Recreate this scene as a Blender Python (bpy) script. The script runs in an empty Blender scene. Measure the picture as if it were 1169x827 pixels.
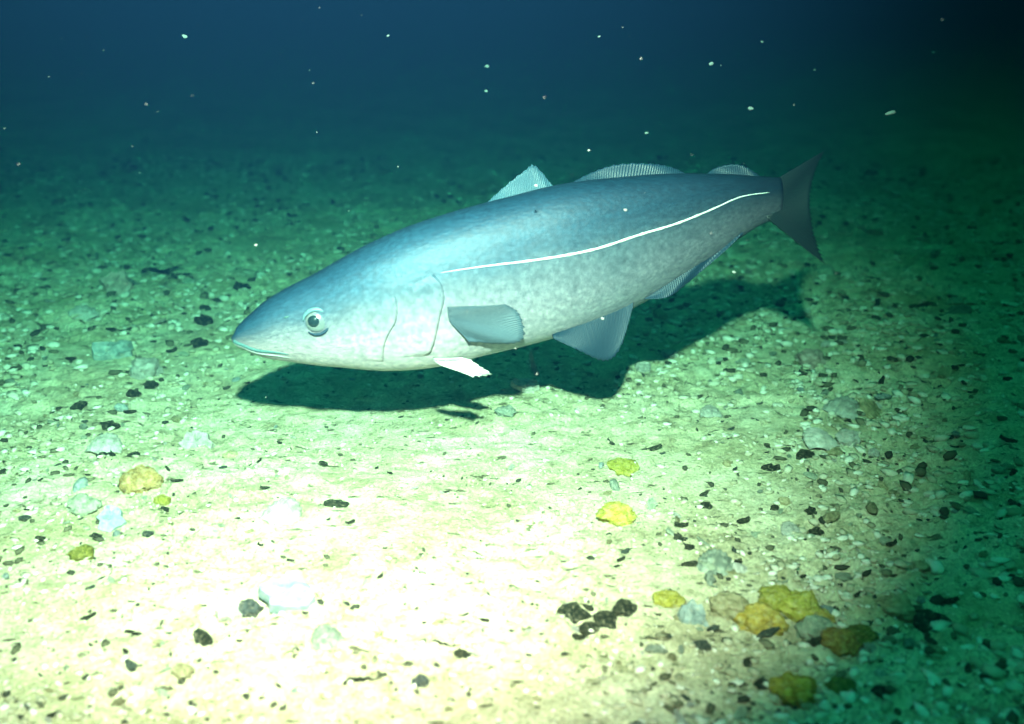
import bpy, bmesh, math, random
import numpy as np
from mathutils import Vector, Matrix

SC = bpy.context.scene
COL = SC.collection
random.seed(7)
RNG = np.random.default_rng(11)

# ------------------------------------------------------------------ camera
cam_d = bpy.data.cameras.new("camera")
cam_d.sensor_width = 36.0
cam_d.lens = 36.0 * 1253.0 / 1169.0
cam_d.clip_start = 0.02
cam_d.clip_end = 400.0
cam = bpy.data.objects.new("camera", cam_d)
cam.location = (0.0, 0.0, 0.655)
cam.rotation_euler = (math.radians(68.0), 0.0, 0.0)
COL.objects.link(cam)
SC.camera = cam
cam_d.dof.use_dof = True
cam_d.dof.focus_distance = 1.45
cam_d.dof.aperture_fstop = 3.6

# ------------------------------------------------------------------ world: daylight filtered by deep green water
world = bpy.data.worlds.new("World")
SC.world = world
world.use_nodes = True
wn, wl = world.node_tree.nodes, world.node_tree.links
wn.clear()
sky_t = wn.new("ShaderNodeTexSky")
sky_t.sky_type = 'NISHITA'
sky_t.sun_disc = False
sky_t.sun_elevation = math.radians(60)
sky_t.sun_rotation = math.radians(200)
mixw = wn.new("ShaderNodeMix")
mixw.data_type = 'RGBA'; mixw.blend_type = 'MULTIPLY'
mixw.inputs[0].default_value = 1.0
mixw.inputs[7].default_value = (1.5, 5.6, 3.0, 1)      # what metres of sea water leave of daylight
bg = wn.new("ShaderNodeBackground")
bg.inputs["Strength"].default_value = 0.15
wo = wn.new("ShaderNodeOutputWorld")
wl.new(sky_t.outputs[0], mixw.inputs[6]); wl.new(mixw.outputs[2], bg.inputs["Color"]); wl.new(bg.outputs[0], wo.inputs["Surface"])

# ------------------------------------------------------------------ the diver's strobe (the light that made the photograph)
sp_d = bpy.data.lights.new("strobe", 'SPOT')
sp_d.energy = 17500.0
sp_d.color = (1.0, 0.245, 0.235)
sp_d.spot_size = math.radians(62)
sp_d.spot_blend = 1.0
sp_d.shadow_soft_size = 0.025
strobe = bpy.data.objects.new("strobe", sp_d)
strobe.location = (0.0, 0.06, 1.13)
aim = Vector((-0.32, 1.78, 0.0)) - strobe.location
strobe.rotation_euler = aim.to_track_quat('-Z', 'Y').to_euler()
COL.objects.link(strobe)

SC.view_settings.view_transform = 'Standard'
SC.view_settings.look = 'None'
SC.view_settings.exposure = 0.0
SC.view_settings.gamma = 1.0
SC.cycles.use_denoising = True
SC.cycles.max_bounces = 5
SC.cycles.volume_bounces = 0
SC.cycles.sample_clamp_indirect = 4.0

# ------------------------------------------------------------------ measured shapes (metres, world space)
STATIONS = [(-0.3519, 1.29, 0.1641, 0.0034, 0.0027),
 (-0.3463, 1.29, 0.1647, 0.0102, 0.0081),
 (-0.3352, 1.2907, 0.1674, 0.0193, 0.015),
 (-0.3131, 1.2918, 0.1716, 0.033, 0.0244),
 (-0.28, 1.2943, 0.1789, 0.0468, 0.0328),
 (-0.2305, 1.2982, 0.1875, 0.0624, 0.0424),
 (-0.1703, 1.305, 0.1985, 0.0817, 0.0523),
 (-0.1155, 1.3135, 0.2101, 0.0921, 0.0552),
 (-0.0604, 1.3243, 0.2234, 0.0955, 0.0554),
 (0.0173, 1.341, 0.239, 0.0976, 0.0537),
 (0.0736, 1.355, 0.2505, 0.0971, 0.0524),
 (0.1307, 1.3708, 0.2623, 0.0902, 0.0469),
 (0.2006, 1.3929, 0.279, 0.0749, 0.0375),
 (0.2482, 1.4089, 0.2901, 0.061, 0.0293),
 (0.2966, 1.426, 0.3011, 0.0443, 0.0204),
 (0.3336, 1.4383, 0.3064, 0.0323, 0.0136),
 (0.3586, 1.446, 0.3081, 0.0276, 0.0094)]
LATERAL = [(0.3647, 1.134), (0.4028, 1.18), (0.4429, 1.226), (0.5291, 1.318), (0.6172, 1.373), (0.6994, 1.355), (0.7836, 1.364), (0.8577, 1.29), (0.9138, 1.18), (0.9699, 1.18)]
MOUTH = [(0.006, 1.548), (0.018, 1.852), (0.0381, 2.017), (0.0661, 2.035), (0.0922, 2.137)]
GILL = [(0.3527, 1.088), (0.3627, 1.281), (0.3607, 1.465), (0.3487, 1.603), (0.3367, 1.787), (0.3246, 2.017), (0.3066, 2.284)]
EYE = [(0.1543, 1.355)]
DORSAL_A = ([(-0.0428, 1.3582, 0.3021), (-0.0161, 1.363, 0.3054), (0.0117, 1.3687, 0.3096), (0.0397, 1.3748, 0.3138), (0.0623, 1.3799, 0.3171)], [(-0.0439, 1.3618, 0.3114), (-0.0128, 1.3763, 0.3373), (0.0151, 1.3884, 0.3571), (0.0308, 1.3932, 0.3629), (0.0623, 1.3841, 0.3275)])
DORSAL_B = ([(0.0623, 1.3816, 0.3213), (0.0963, 1.389, 0.3241), (0.1307, 1.3969, 0.3268), (0.1713, 1.4069, 0.3302), (0.2065, 1.4156, 0.3317), (0.2422, 1.4244, 0.332)], [(0.0623, 1.3867, 0.3338), (0.0986, 1.4004, 0.3512), (0.133, 1.4109, 0.3603), (0.1771, 1.4201, 0.3595), (0.2124, 1.4259, 0.3537), (0.2446, 1.4271, 0.3372)])
DORSAL_C = ([(0.2518, 1.4266, 0.3315), (0.2723, 1.431, 0.3294), (0.2966, 1.4364, 0.327), (0.3212, 1.4421, 0.3245), (0.3436, 1.447, 0.321)], [(0.2506, 1.4293, 0.3391), (0.2699, 1.4391, 0.3509), (0.2966, 1.4469, 0.3528), (0.3237, 1.4502, 0.3427), (0.3461, 1.4502, 0.3274)])
ANAL_A = ([(0.051, 1.3169, 0.1659), (0.0759, 1.324, 0.1728), (0.102, 1.3321, 0.1806), (0.1307, 1.3418, 0.1904), (0.1562, 1.3511, 0.2004)], [(0.0532, 1.3134, 0.1564), (0.0872, 1.3124, 0.1387), (0.1192, 1.313, 0.1251), (0.1376, 1.3209, 0.1354), (0.1562, 1.3456, 0.1867)])
ANAL_B = ([(0.1713, 1.3558, 0.2036), (0.2006, 1.3672, 0.2154), (0.2303, 1.38, 0.2294), (0.2626, 1.3954, 0.2475), (0.3028, 1.4162, 0.2727)], [(0.1725, 1.353, 0.1961), (0.203, 1.36, 0.1962), (0.2338, 1.3743, 0.2131), (0.2662, 1.3919, 0.2365), (0.3052, 1.4142, 0.2661)])
TAIL = ([(0.3361, 1.4459, 0.3236), (0.3436, 1.4452, 0.3167), (0.3461, 1.4437, 0.3111), (0.3486, 1.4421, 0.3055), (0.3461, 1.4393, 0.3002), (0.3436, 1.4364, 0.2949), (0.3361, 1.4315, 0.2878)], [(0.4274, 1.4896, 0.3654), (0.4171, 1.4778, 0.3439), (0.4068, 1.4652, 0.3204), (0.4017, 1.4536, 0.2955), (0.4068, 1.4448, 0.2699), (0.4171, 1.4378, 0.2449), (0.4274, 1.4308, 0.2199)])
PELVIC_NEAR = ([(-0.0979, 1.2589, 0.1516), (-0.0958, 1.2582, 0.1496), (-0.0936, 1.2576, 0.1475), (-0.0915, 1.257, 0.1454)], [(-0.0604, 1.244, 0.1587), (-0.0412, 1.2424, 0.149), (-0.0295, 1.2397, 0.1385), (-0.0476, 1.2357, 0.1344)])
PELVIC_FAR = ([(-0.0893, 1.3055, 0.1306), (-0.0881, 1.3051, 0.1295), (-0.087, 1.3048, 0.1284), (-0.0859, 1.3045, 0.1273)], [(-0.0523, 1.3084, 0.1282), (-0.0366, 1.3067, 0.1192), (-0.0254, 1.3045, 0.1103), (-0.0411, 1.3016, 0.1079)])
PECTORAL = ([(-0.0783, 1.2621, 0.2169), (-0.0784, 1.2623, 0.2123), (-0.0785, 1.2624, 0.2077), (-0.0775, 1.2627, 0.2031), (-0.0766, 1.2632, 0.1984)], [(-0.007, 1.2735, 0.2174), (0.0113, 1.2748, 0.2022), (0.0148, 1.2818, 0.1696), (-0.0136, 1.2764, 0.1623), (-0.0525, 1.2657, 0.1687)])
SPECKS = [(0.2723, 1.5435, 0.471, 0.0108), (0.4832, 1.4171, 0.4253, 0.0168), (0.3646, 1.6583, 0.4884, 0.0102), (0.0908, 1.2992, 0.4003, 0.0083), (0.0274, 1.2343, 0.3731, 0.008), (0.0991, 1.1304, 0.2494, 0.0077), (0.1191, 1.5574, 0.5054, 0.0096), (0.3262, 1.5206, 0.4144, 0.0132), (-0.4471, 1.5574, 0.5054, 0.0156), (-0.1694, 1.5578, 0.5065, 0.0108), (-0.0387, 1.7477, 0.4427, 0.0122), (-0.04, 1.7335, 0.4075, 0.0122), (0.196, 1.6086, 0.3652, 0.0128), (0.124, 1.1749, 0.3595, 0.0067), (0.263, 1.2452, 0.2666, 0.0093), (-0.2801, 1.1605, 0.324, 0.0086), (0.6917, 1.8592, 0.4516, 0.0101), (0.4688, 1.7457, 0.4377, 0.0081)]
ITEMS = [
 (0.2507, 0.9306, 0.0407, 0.9, 10.0, 'lump', 'yellow', 'large egg-yellow crusted stone, biggest of the yellow cluster in the lower corner'),
 (0.2956, 0.955, 0.0379, 0.7, 30.0, 'lump', 'lemon', 'lemon-yellow lumpy stone touching the back of the large egg-yellow one'),
 (0.3025, 0.9187, 0.0315, 0.9, 0.0, 'lump', 'palegreen', 'whitish stone with yellow rim, pressed against the yellow cluster'),
 (0.2767, 0.9676, 0.0365, 0.5, 10.0, 'lump', 'lemon', 'flat lemon crust behind the egg-yellow stone in the yellow cluster'),
 (0.3184, 0.9457, 0.0215, 0.9, 40.0, 'lump', 'yellow', 'small yellow knob capping the whitish stone of the yellow cluster'),
 (0.2228, 0.9519, 0.0324, 0.7, 0.0, 'lump', 'cream', 'pale cream stone just beside the yellow cluster, toward the bright sand'),
 (0.3215, 0.8986, 0.0344, 0.6, -10.0, 'lump', 'rust', 'rust and olive crusted stone just beyond the whitish cluster stone'),
 (0.3473, 0.9071, 0.026, 0.6, 0.0, 'lump', 'olive', 'olive crusted stone next to the rust one, toward the dim sand'),
 (0.3976, 0.955, 0.0325, 0.7, 0.0, 'lump', 'cream', 'isolated cream-yellow stone near the dark weed scrap in the dim corner'),
 (0.1612, 0.9629, 0.0272, 0.5, 15.0, 'lump', 'lemon', 'small lemon crust on pale sand between dark weed and yellow cluster'),
 (0.1249, 1.1482, 0.0397, 0.5, 5.0, 'lump', 'lemon', 'flat lemon-yellow stone alone on bright sand in front of the tail fins'),
 (0.1453, 1.2758, 0.0365, 0.5, 0.0, 'crust', 'lemon', 'faint pale-yellow crust on bright sand, farther back than the flat lemon stone'),
 (-0.4618, 1.2161, 0.0438, 0.8, 0.0, 'lump', 'orange', 'orange-peach crusted stone alone on the sand ahead of the snout'),
 (-0.4258, 1.1759, 0.0171, 0.7, 0.0, 'lump', 'lemon', 'small yellow nub beside the orange-peach stone'),
 (-0.4755, 1.0454, 0.0233, 0.6, 0.0, 'lump', 'olive', 'olive-yellow stone on the green-tinted near sand below the orange one'),
 (0.2585, 0.8255, 0.0371, 0.5, 0.0, 'lump', 'ochre', 'wide ochre stone nearest the viewer, in front of the yellow cluster'),
 (0.3061, 0.8368, 0.0245, 0.5, 20.0, 'lump', 'olive', 'dull olive lump beside the wide ochre stone'),
 (0.4785, 1.6343, 0.045, 0.8, 0.0, 'pebble', 'pink', 'pinkish white stone on dim sand below the tail fin'),
 (0.5203, 1.6967, 0.0174, 0.9, 0.0, 'pebble', 'white', 'small white pebble just behind the pinkish stone'),
 (0.4773, 1.444, 0.0531, 0.9, -35.0, 'shell', 'white', 'largest white fan shell in the group on the dim sand'),
 (0.5146, 1.4379, 0.0428, 0.9, 50.0, 'slab', 'tan', 'tan upright slab leaning beside the largest white fan shell'),
 (0.4563, 1.3433, 0.0309, 0.8, 25.0, 'pebble', 'white', 'smooth white oval pebble in front of the largest white fan shell'),
 (0.4154, 1.3325, 0.0473, 0.5, 20.0, 'shell', 'white', 'open whitish shell half lying beside the smooth oval pebble'),
 (0.43, 1.3166, 0.0257, 0.4, 20.0, 'shell', 'tan', 'tan shell half tucked under the smooth oval pebble'),
 (0.4807, 1.3062, 0.0151, 0.9, 0.0, 'pebble', 'white', 'tiny bright pebble standing apart past the smooth oval pebble'),
 (0.3848, 1.2538, 0.018, 0.8, 80.0, 'shell', 'palegreen', 'narrow pale shell standing on edge below the white shell group'),
 (0.3346, 1.1868, 0.015, 0.9, 0.0, 'pebble', 'cream', 'little cream pebble between the dark chips on the dim sand'),
 (0.3307, 1.1296, 0.0268, 0.4, 10.0, 'shell', 'white', 'white sliver of shell on the dim sand below the cream pebble'),
 (0.3523, 1.1135, 0.0143, 0.8, 70.0, 'shell', 'palegreen', 'small upright pale shell beside the white sliver'),
 (0.2239, 1.0312, 0.0441, 0.75, -10.0, 'shell', 'greygreen', 'grey-green cupped shell with a shadowed hollow, above the yellow cluster'),
 (0.2491, 1.0277, 0.021, 0.8, 70.0, 'shell', 'white', 'white shell chip leaning by the grey-green cupped shell'),
 (0.182, 0.9321, 0.0354, 0.8, 0.0, 'slab', 'bluegrey', 'pale blue-grey flat stone beside the cream stone'),
 (-0.2297, 0.955, 0.0632, 0.5, 4.0, 'slab', 'bluewhite', 'broad bluish-white slab of shell touching the dark grey stone'),
 (-0.2674, 0.9381, 0.0249, 0.9, 0.0, 'pebble', 'darkgrey', 'rounded dark grey stone at the end of the broad bluish-white slab'),
 (-0.2833, 0.9336, 0.0355, 0.4, 0.0, 'slab', 'white', 'low white chip on the snout side of the dark grey stone'),
 (-0.2728, 1.1398, 0.0478, 0.6, -15.0, 'shell', 'white', 'white shell with one dark edge on the brightest sand'),
 (-0.5724, 1.5793, 0.0491, 0.8, 0.0, 'pebble', 'white', 'chalky white stone on the sand ahead of the snout'),
 (-0.7621, 1.8394, 0.0498, 0.6, 0.0, 'pebble', 'white', 'bright white stone far ahead of the snout, near the fallen twig'),
 (-0.4682, 1.1215, 0.0349, 0.7, 10.0, 'slab', 'bluewhite', 'bluish white flat stone near the orange-peach stone'),
 (-0.5102, 1.144, 0.0375, 0.8, 0.0, 'pebble', 'palegreen', 'pale rounded stone at the border of the green-tinted near sand'),
 (-0.5462, 1.3245, 0.0447, 0.4, 5.0, 'shell', 'white', 'white shell with dark underside between orange stone and snout'),
 (-0.5609, 1.3849, 0.0293, 0.4, -5.0, 'chip', 'dark', 'dark bent chip just behind the white shell with dark underside'),
 (-0.4249, 1.3325, 0.0473, 0.7, 0.0, 'slab', 'white', "whitish flat stone on sand between orange stone and the fish's shadow"),
 (-0.1788, 0.8887, 0.0341, 0.8, 30.0, 'shell', 'greygreen', 'grey mottled shell on the near sand beside the bright pool'),
 (-0.6516, 1.6728, 0.0717, 0.5, 0.0, 'slab', 'bluegrey', 'blue-grey flat stone next to the chalky white stone'),
 (-0.3067, 0.8419, 0.018, 0.9, 0.0, 'pebble', 'cream', 'cream pebble on the near sand below the dark diagonal scrap'),
 (0.2082, 1.6046, 0.0332, 0.5, 10.0, 'slab', 'white', "pale stone at the edge of the tail's shadow"),
 (0.2577, 1.665, 0.0257, 0.6, 0.0, 'pebble', 'white', "small pale pebble along the far edge of the tail's shadow"),
 (0.2856, 1.4318, 0.0326, 0.5, 0.0, 'shell', 'white', 'little white shell on the half-lit sand beneath the tail'),
 (0.3709, 1.623, 0.0196, 0.8, 0.0, 'pebble', 'palegreen', 'pale green pebble under the tail, on the dim slope'),
 (0.8066, 1.8917, 0.0319, 0.7, 0.0, 'pebble', 'palegreen', 'pale pebble on the darkest sand past the tail fin'),
 (0.4285, 1.09, 0.014, 0.7, 0.0, 'pebble', 'palegreen', 'pale round pebble on the dim sand between shell group and cream-yellow stone'),
 (0.3629, 1.0242, 0.0172, 0.5, 0.0, 'pebble', 'palegreen', 'flat pale pebble on the dim sand behind the yellow cluster'),
 (0.3525, 0.8549, 0.0149, 0.8, 60.0, 'shell', 'white', "white upright shell chip near the dim corner's olive lump"),
 (0.3482, 0.8873, 0.0119, 0.8, 0.0, 'pebble', 'white', 'small white pebble in front of the olive crusted stone'),
 (0.4257, 0.966, 0.0091, 0.8, 0.0, 'pebble', 'white', 'tiny white pebble just past the isolated cream-yellow stone'),
 (0.3283, 0.966, 0.0164, 0.6, 0.0, 'pebble', 'bluegrey', 'blue-grey pebble behind the yellow cluster'),
 (-0.7512, 1.9937, 0.0668, 0.6, 0.0, 'slab', 'pink', 'faint pinkish flat stone behind the bright white stone'),
 (0.0203, 1.5041, 0.0471, 0.4, 10.0, 'slab', 'white', "low white slab at the shadow's edge under the pale curved strand"),
 (0.0627, 0.9366, 0.0338, 0.45, -35.0, 'chip', 'dark', 'dark curled weed scrap on bright sand, nearest the pool of light'),
 (0.0922, 0.9158, 0.0297, 0.55, 25.0, 'chip', 'dark', 'thick dark weed scrap, middle of three before the yellow cluster'),
 (0.1136, 0.9396, 0.0303, 0.4, 30.0, 'chip', 'dark', 'dark green weed scrap, closest of three to the yellow cluster'),
 (0.0757, 0.9043, 0.0225, 0.4, 30.0, 'chip', 'dark', 'small dark tip at the near end of the thick weed scrap'),
 (0.4213, 0.9276, 0.0406, 0.5, 15.0, 'chip', 'dark', 'large dark weed scrap in the dim near corner'),
 (-0.0647, 0.8777, 0.0304, 0.2, -8.0, 'twig', 'dark', 'straight dark sliver on the near sand below the brightest pool'),
 (-0.0454, 0.8615, 0.02, 0.3, -25.0, 'chip', 'dark', 'dark oblique chip beside the straight dark sliver'),
 (-0.3006, 0.8943, 0.0274, 0.35, -40.0, 'chip', 'dark', 'dark diagonal scrap near the rounded dark grey stone'),
 (-0.1342, 0.8243, 0.0403, 0.25, 20.0, 'twig', 'dark', 'dark curved stalk at the very front of the sand'),
 (-0.0841, 0.823, 0.0161, 0.8, 0.0, 'pebble', 'darkgrey', 'dark teal pebble at the very front beside the curved stalk'),
 (-0.2128, 1.1694, 0.0297, 0.2, 0.0, 'chip', 'dark', 'thin black chip in the middle of the brightest sand'),
 (-0.6869, 2.0883, 0.1149, 0.3, -14.0, 'twig', 'dark', 'forked dark twig lying on the sand behind the snout'),
 (-0.6477, 2.054, 0.0515, 0.3, 0.0, 'twig', 'dark', 'short dark stub at the end of the forked twig'),
 (-0.6895, 1.7764, 0.0906, 0.12, 0.0, 'twig', 'dark', 'long thin dark stalk in front of the bright white stone'),
 (-0.5184, 1.999, 0.0402, 0.3, 0.0, 'chip', 'dark', "dark chip on the sand over the fish's brow"),
 (-0.544, 1.821, 0.0432, 0.35, -10.0, 'chip', 'dark', 'olive-dark chip just ahead of the snout'),
 (-0.5217, 1.713, 0.0322, 0.5, -15.0, 'chip', 'dark', 'forked dark chip touching the bright patch by the snout'),
 (-0.548, 1.5307, 0.0292, 0.35, 0.0, 'chip', 'dark', 'black chip right under the chalky white stone'),
 (-0.564, 1.4976, 0.0287, 0.35, -15.0, 'chip', 'dark', 'black chip diagonal from the chalky white stone'),
 (-0.6297, 1.4563, 0.0229, 0.6, -10.0, 'chip', 'dark', 'dark chip on the sand straight below the bright white stone, far out'),
 (-0.5399, 1.3062, 0.0302, 0.35, 0.0, 'chip', 'dark', 'dark chip tucked under the white shell with dark underside'),
 (-0.4994, 1.296, 0.0185, 0.6, 0.0, 'chip', 'dark', 'square black chip behind the orange-peach stone'),
 (-0.4187, 1.1587, 0.0147, 0.3, 0.0, 'chip', 'dark', "tiny black chip touching the orange-peach stone's near side"),
 (-0.477, 1.0939, 0.0141, 0.8, 80.0, 'chip', 'dark', 'upright dark chip beside the bluish white flat stone'),
 (0.3363, 1.2733, 0.0273, 0.25, 0.0, 'chip', 'dark', 'dark sliver under the white shell group on the dim sand'),
 (0.3893, 1.3036, 0.0302, 0.3, -10.0, 'chip', 'dark', 'dark hollow chip under the open whitish shell'),
 (0.3198, 1.1737, 0.0149, 0.4, 0.0, 'chip', 'dark', 'black chip beside the little cream pebble'),
 (0.3597, 1.1587, 0.0147, 0.5, 0.0, 'chip', 'dark', 'black chip past the little cream pebble'),
 (0.3621, 1.1316, 0.0207, 0.4, -15.0, 'chip', 'dark', 'black bent chip between white sliver and small upright shell'),
 (0.234, 1.1694, 0.017, 0.5, -10.0, 'chip', 'dark', 'dark chip alone on the half-lit sand above the grey-green shell'),
 (0.1922, 1.0919, 0.0161, 0.4, -30.0, 'chip', 'dark', "dark chip pair's farther half, toward the grey-green shell"),
 (0.1999, 1.0692, 0.0138, 0.4, 0.0, 'chip', 'dark', "dark chip pair's nearer half, toward the grey-green shell"),
 (0.1414, 0.8901, 0.0222, 0.2, 0.0, 'twig', 'dark', 'thin dark sliver between weed scraps and pale blue-grey stone'),
 (0.1835, 0.8859, 0.0204, 0.35, 5.0, 'chip', 'greydark', 'teal-dark chip before the pale blue-grey stone'),
 (0.2235, 0.8602, 0.01, 0.8, 0.0, 'chip', 'dark', 'dark blot in front of the egg-yellow stone'),
 (0.2316, 0.8318, 0.0178, 0.5, 30.0, 'chip', 'dark', 'forked dark chip beside the wide ochre stone'),
 (0.37, 0.9837, 0.0166, 0.4, -10.0, 'chip', 'dark', 'dark chip on dim sand between cluster and cream-yellow stone'),
 (0.3408, 0.823, 0.0209, 0.5, -10.0, 'chip', 'dark', 'dark scrap at the very front of the dim corner'),
 (0.301, 0.8957, 0.0189, 0.6, 30.0, 'chip', 'dark', 'dark weed shred under the whitish cluster stone'),
 (-0.0081, 1.4139, 0.0273, 0.5, 0.0, 'pebble', 'greygreen', "grey pebble poking from the front edge of the fish's shadow"),
 (0.0318, 1.5617, 0.0351, 0.2, -60.0, 'strand', 'white', "pale curved strand rising from the sand in the fish's shadow")]

# ------------------------------------------------------------------ helpers
def link(name, me, mat=None, parent=None, smooth=True):
    o = bpy.data.objects.new(name, me)
    COL.objects.link(o)
    if mat is not None and not me.materials:
        me.materials.append(mat)
    if parent is not None:
        o.parent = parent
    if smooth:
        me.polygons.foreach_set("use_smooth", [True] * len(me.polygons))
    return o

def mesh_from(name, verts, faces, uvs=None):
    me = bpy.data.meshes.new(name)
    me.from_pydata([tuple(map(float, v)) for v in verts], [], faces)
    if uvs is not None:
        lay = me.uv_layers.new(name="UVMap")
        idx = np.empty(len(me.loops), dtype=np.int32)
        me.loops.foreach_get("vertex_index", idx)
        lay.data.foreach_set("uv", np.asarray(uvs, dtype=np.float32)[idx].ravel())
    me.update()
    return me

def fix_normals(me):
    bm = bmesh.new(); bm.from_mesh(me)
    bmesh.ops.recalc_face_normals(bm, faces=bm.faces)
    bm.to_mesh(me); bm.free()

def tag(o, label, cat, group=None):
    o["label"] = label; o["category"] = cat
    if group: o["group"] = group
    return o

def lattice(ix, iy, seed):
    v = (ix * 374761393 + iy * 668265263 + seed * 1442695041) & 0xFFFFFFFF
    v = ((v ^ (v >> 13)) * 1274126177) & 0xFFFFFFFF
    v = v ^ (v >> 16)
    return (v & 0xFFFF) / 65535.0

def vnoise(x, y, seed=0):
    x = np.asarray(x, float); y = np.asarray(y, float)
    ix = np.floor(x).astype(np.int64); iy = np.floor(y).astype(np.int64)
    fx = x - ix; fy = y - iy
    fx = fx * fx * fx * (fx * (fx * 6 - 15) + 10); fy = fy * fy * fy * (fy * (fy * 6 - 15) + 10)
    a = lattice(ix, iy, seed); b = lattice(ix + 1, iy, seed)
    c = lattice(ix, iy + 1, seed); d = lattice(ix + 1, iy + 1, seed)
    return (a + (b - a) * fx) * (1 - fy) + (c + (d - c) * fx) * fy - 0.5

def ground_h(x, y):
    x = np.asarray(x, float); y = np.asarray(y, float)
    r = np.sqrt(x * x + (y - 1.4) ** 2)
    fine = np.clip(1.6 - r / 2.5, 0, 1)
    h = 0.016 * vnoise(x * 2.6, y * 2.6, 1) + 0.009 * vnoise(x * 9 + 3, y * 9, 2)
    # broken crusts: sharper, ridged relief
    rid = 0.5 - np.abs(vnoise(x * 24 + 0.3 * y, y * 30, 3)) * 2
    soft = np.clip(.75 + 1.5 * vnoise(x * 5.5 + 9, y * 6.5, 12) + 1.1 * np.clip(np.hypot(x + .15, (y - 1.15) * .8) - .35, -.3, .5), .18, 1.5)
    h += fine * soft * (0.0065 * vnoise(x * 27, y * 33, 4) + 0.006 * (rid - 0.25) + 0.0055 * vnoise(x * 62, y * 75, 5)
                 + 0.0034 * vnoise(x * 130, y * 150, 6))
    h += np.clip(r - 6, 0, 60) * 0.02 * (vnoise(x * 0.12, y * 0.12, 8))
    return h

# ---- material building
class NT:
    def __init__(self, name):
        self.m = bpy.data.materials.new(name); self.m.use_nodes = True
        self.n = self.m.node_tree.nodes; self.l = self.m.node_tree.links
        self.b = self.n["Principled BSDF"]
    def node(self, t, **kw):
        n = self.n.new(t)
        for k, v in kw.items(): setattr(n, k, v)
        return n
    def noise(self, scale, detail=4, rough=0.6, vec=None):
        n = self.node("ShaderNodeTexNoise"); n.inputs["Scale"].default_value = scale
        n.inputs["Detail"].default_value = detail; n.inputs["Roughness"].default_value = rough
        if vec is not None: self.l.new(vec, n.inputs["Vector"])
        return n.outputs["Fac"]
    def ramp(self, fac, stops):
        r = self.node("ShaderNodeValToRGB"); e = r.color_ramp.elements
        while len(e) < len(stops): e.new(0.5)
        for el, (p, c) in zip(e, stops):
            el.position = p; el.color = (*c, 1) if len(c) == 3 else c
        self.l.new(fac, r.inputs[0]); return r.outputs[0]
    def mix(self, fac, a, b, mode='MIX'):
        m = self.node("ShaderNodeMix", data_type='RGBA', blend_type=mode)
        for s, v in ((0, fac), (6, a), (7, b)):
            if isinstance(v, (int, float)): m.inputs[s].default_value = v
            elif isinstance(v, tuple): m.inputs[s].default_value = (*v, 1)
            else: self.l.new(v, m.inputs[s])
        return m.outputs[2]
    def bump(self, h, dist, strength=1.0, chain=None):
        b = self.node("ShaderNodeBump"); b.inputs["Distance"].default_value = dist; b.inputs["Strength"].default_value = strength
        self.l.new(h, b.inputs["Height"])
        if chain is not None: self.l.new(chain, b.inputs["Normal"])
        return b.outputs[0]
    def set(self, color=None, rough=None, normal=None, **kw):
        for nm, v in (("Base Color", color), ("Roughness", rough), ("Normal", normal)):
            if v is None: continue
            if isinstance(v, (int, float)): self.b.inputs[nm].default_value = v
            elif isinstance(v, tuple): self.b.inputs[nm].default_value = (*v, 1)
            else: self.l.new(v, self.b.inputs[nm])
        for k, v in kw.items(): self.b.inputs[k.replace("_", " ")].default_value = v
        return self.m

def pos_out(t, kind="Object"):
    return t.node("ShaderNodeTexCoord").outputs[kind]

def make_sand():
    t = NT("shell_sand"); c = pos_out(t)
    base = t.ramp(t.noise(7, 6, .65, c), [(.3, (.44, .40, .28)), (.5, (.62, .58, .44)), (.7, (.72, .69, .57))])
    lumps = t.ramp(t.noise(34, 5, .7, c), [(.34, (.52, .50, .42)), (.5, (.95, .95, .9)), (.66, (1.2, 1.2, 1.18))])
    base = t.mix(.8, base, lumps, 'MULTIPLY')
    grains = t.ramp(t.noise(260, 3, .7, c), [(.32, (.35, .32, .25)), (.5, (.9, .9, .85)), (.68, (1.25, 1.25, 1.2))])
    col = t.mix(.75, base, grains, 'MULTIPLY')
    # dark shelly crumbs, drawn out along the seabed's drift
    mp = t.node("ShaderNodeMapping"); mp.inputs["Scale"].default_value = (42, 88, 60); t.l.new(c, mp.inputs[0])
    fl = t.noise(1.0, 3, .55, mp.outputs[0])
    flecks = t.ramp(fl, [(.31, (.10, .10, .07)), (.37, (1, 1, 1))])
    col = t.mix(.85, col, flecks, 'MULTIPLY')
    algae = t.ramp(t.noise(3.3, 5, .6, c), [(.5, (0, 0, 0)), (.72, (1, 1, 1))])
    col = t.mix(t.mix(.45, (0, 0, 0), algae), col, (.24, .27, .09))
    n0 = t.bump(t.noise(60, 5, .7, c), .006, .6)
    n1 = t.bump(t.noise(150, 4, .7, c), .004, .9, n0)
    n2 = t.bump(t.noise(420, 3, .7, c), .0015, .9, n1)
    return t.set(col, .9, n2, Specular_IOR_Level=.2)

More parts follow.
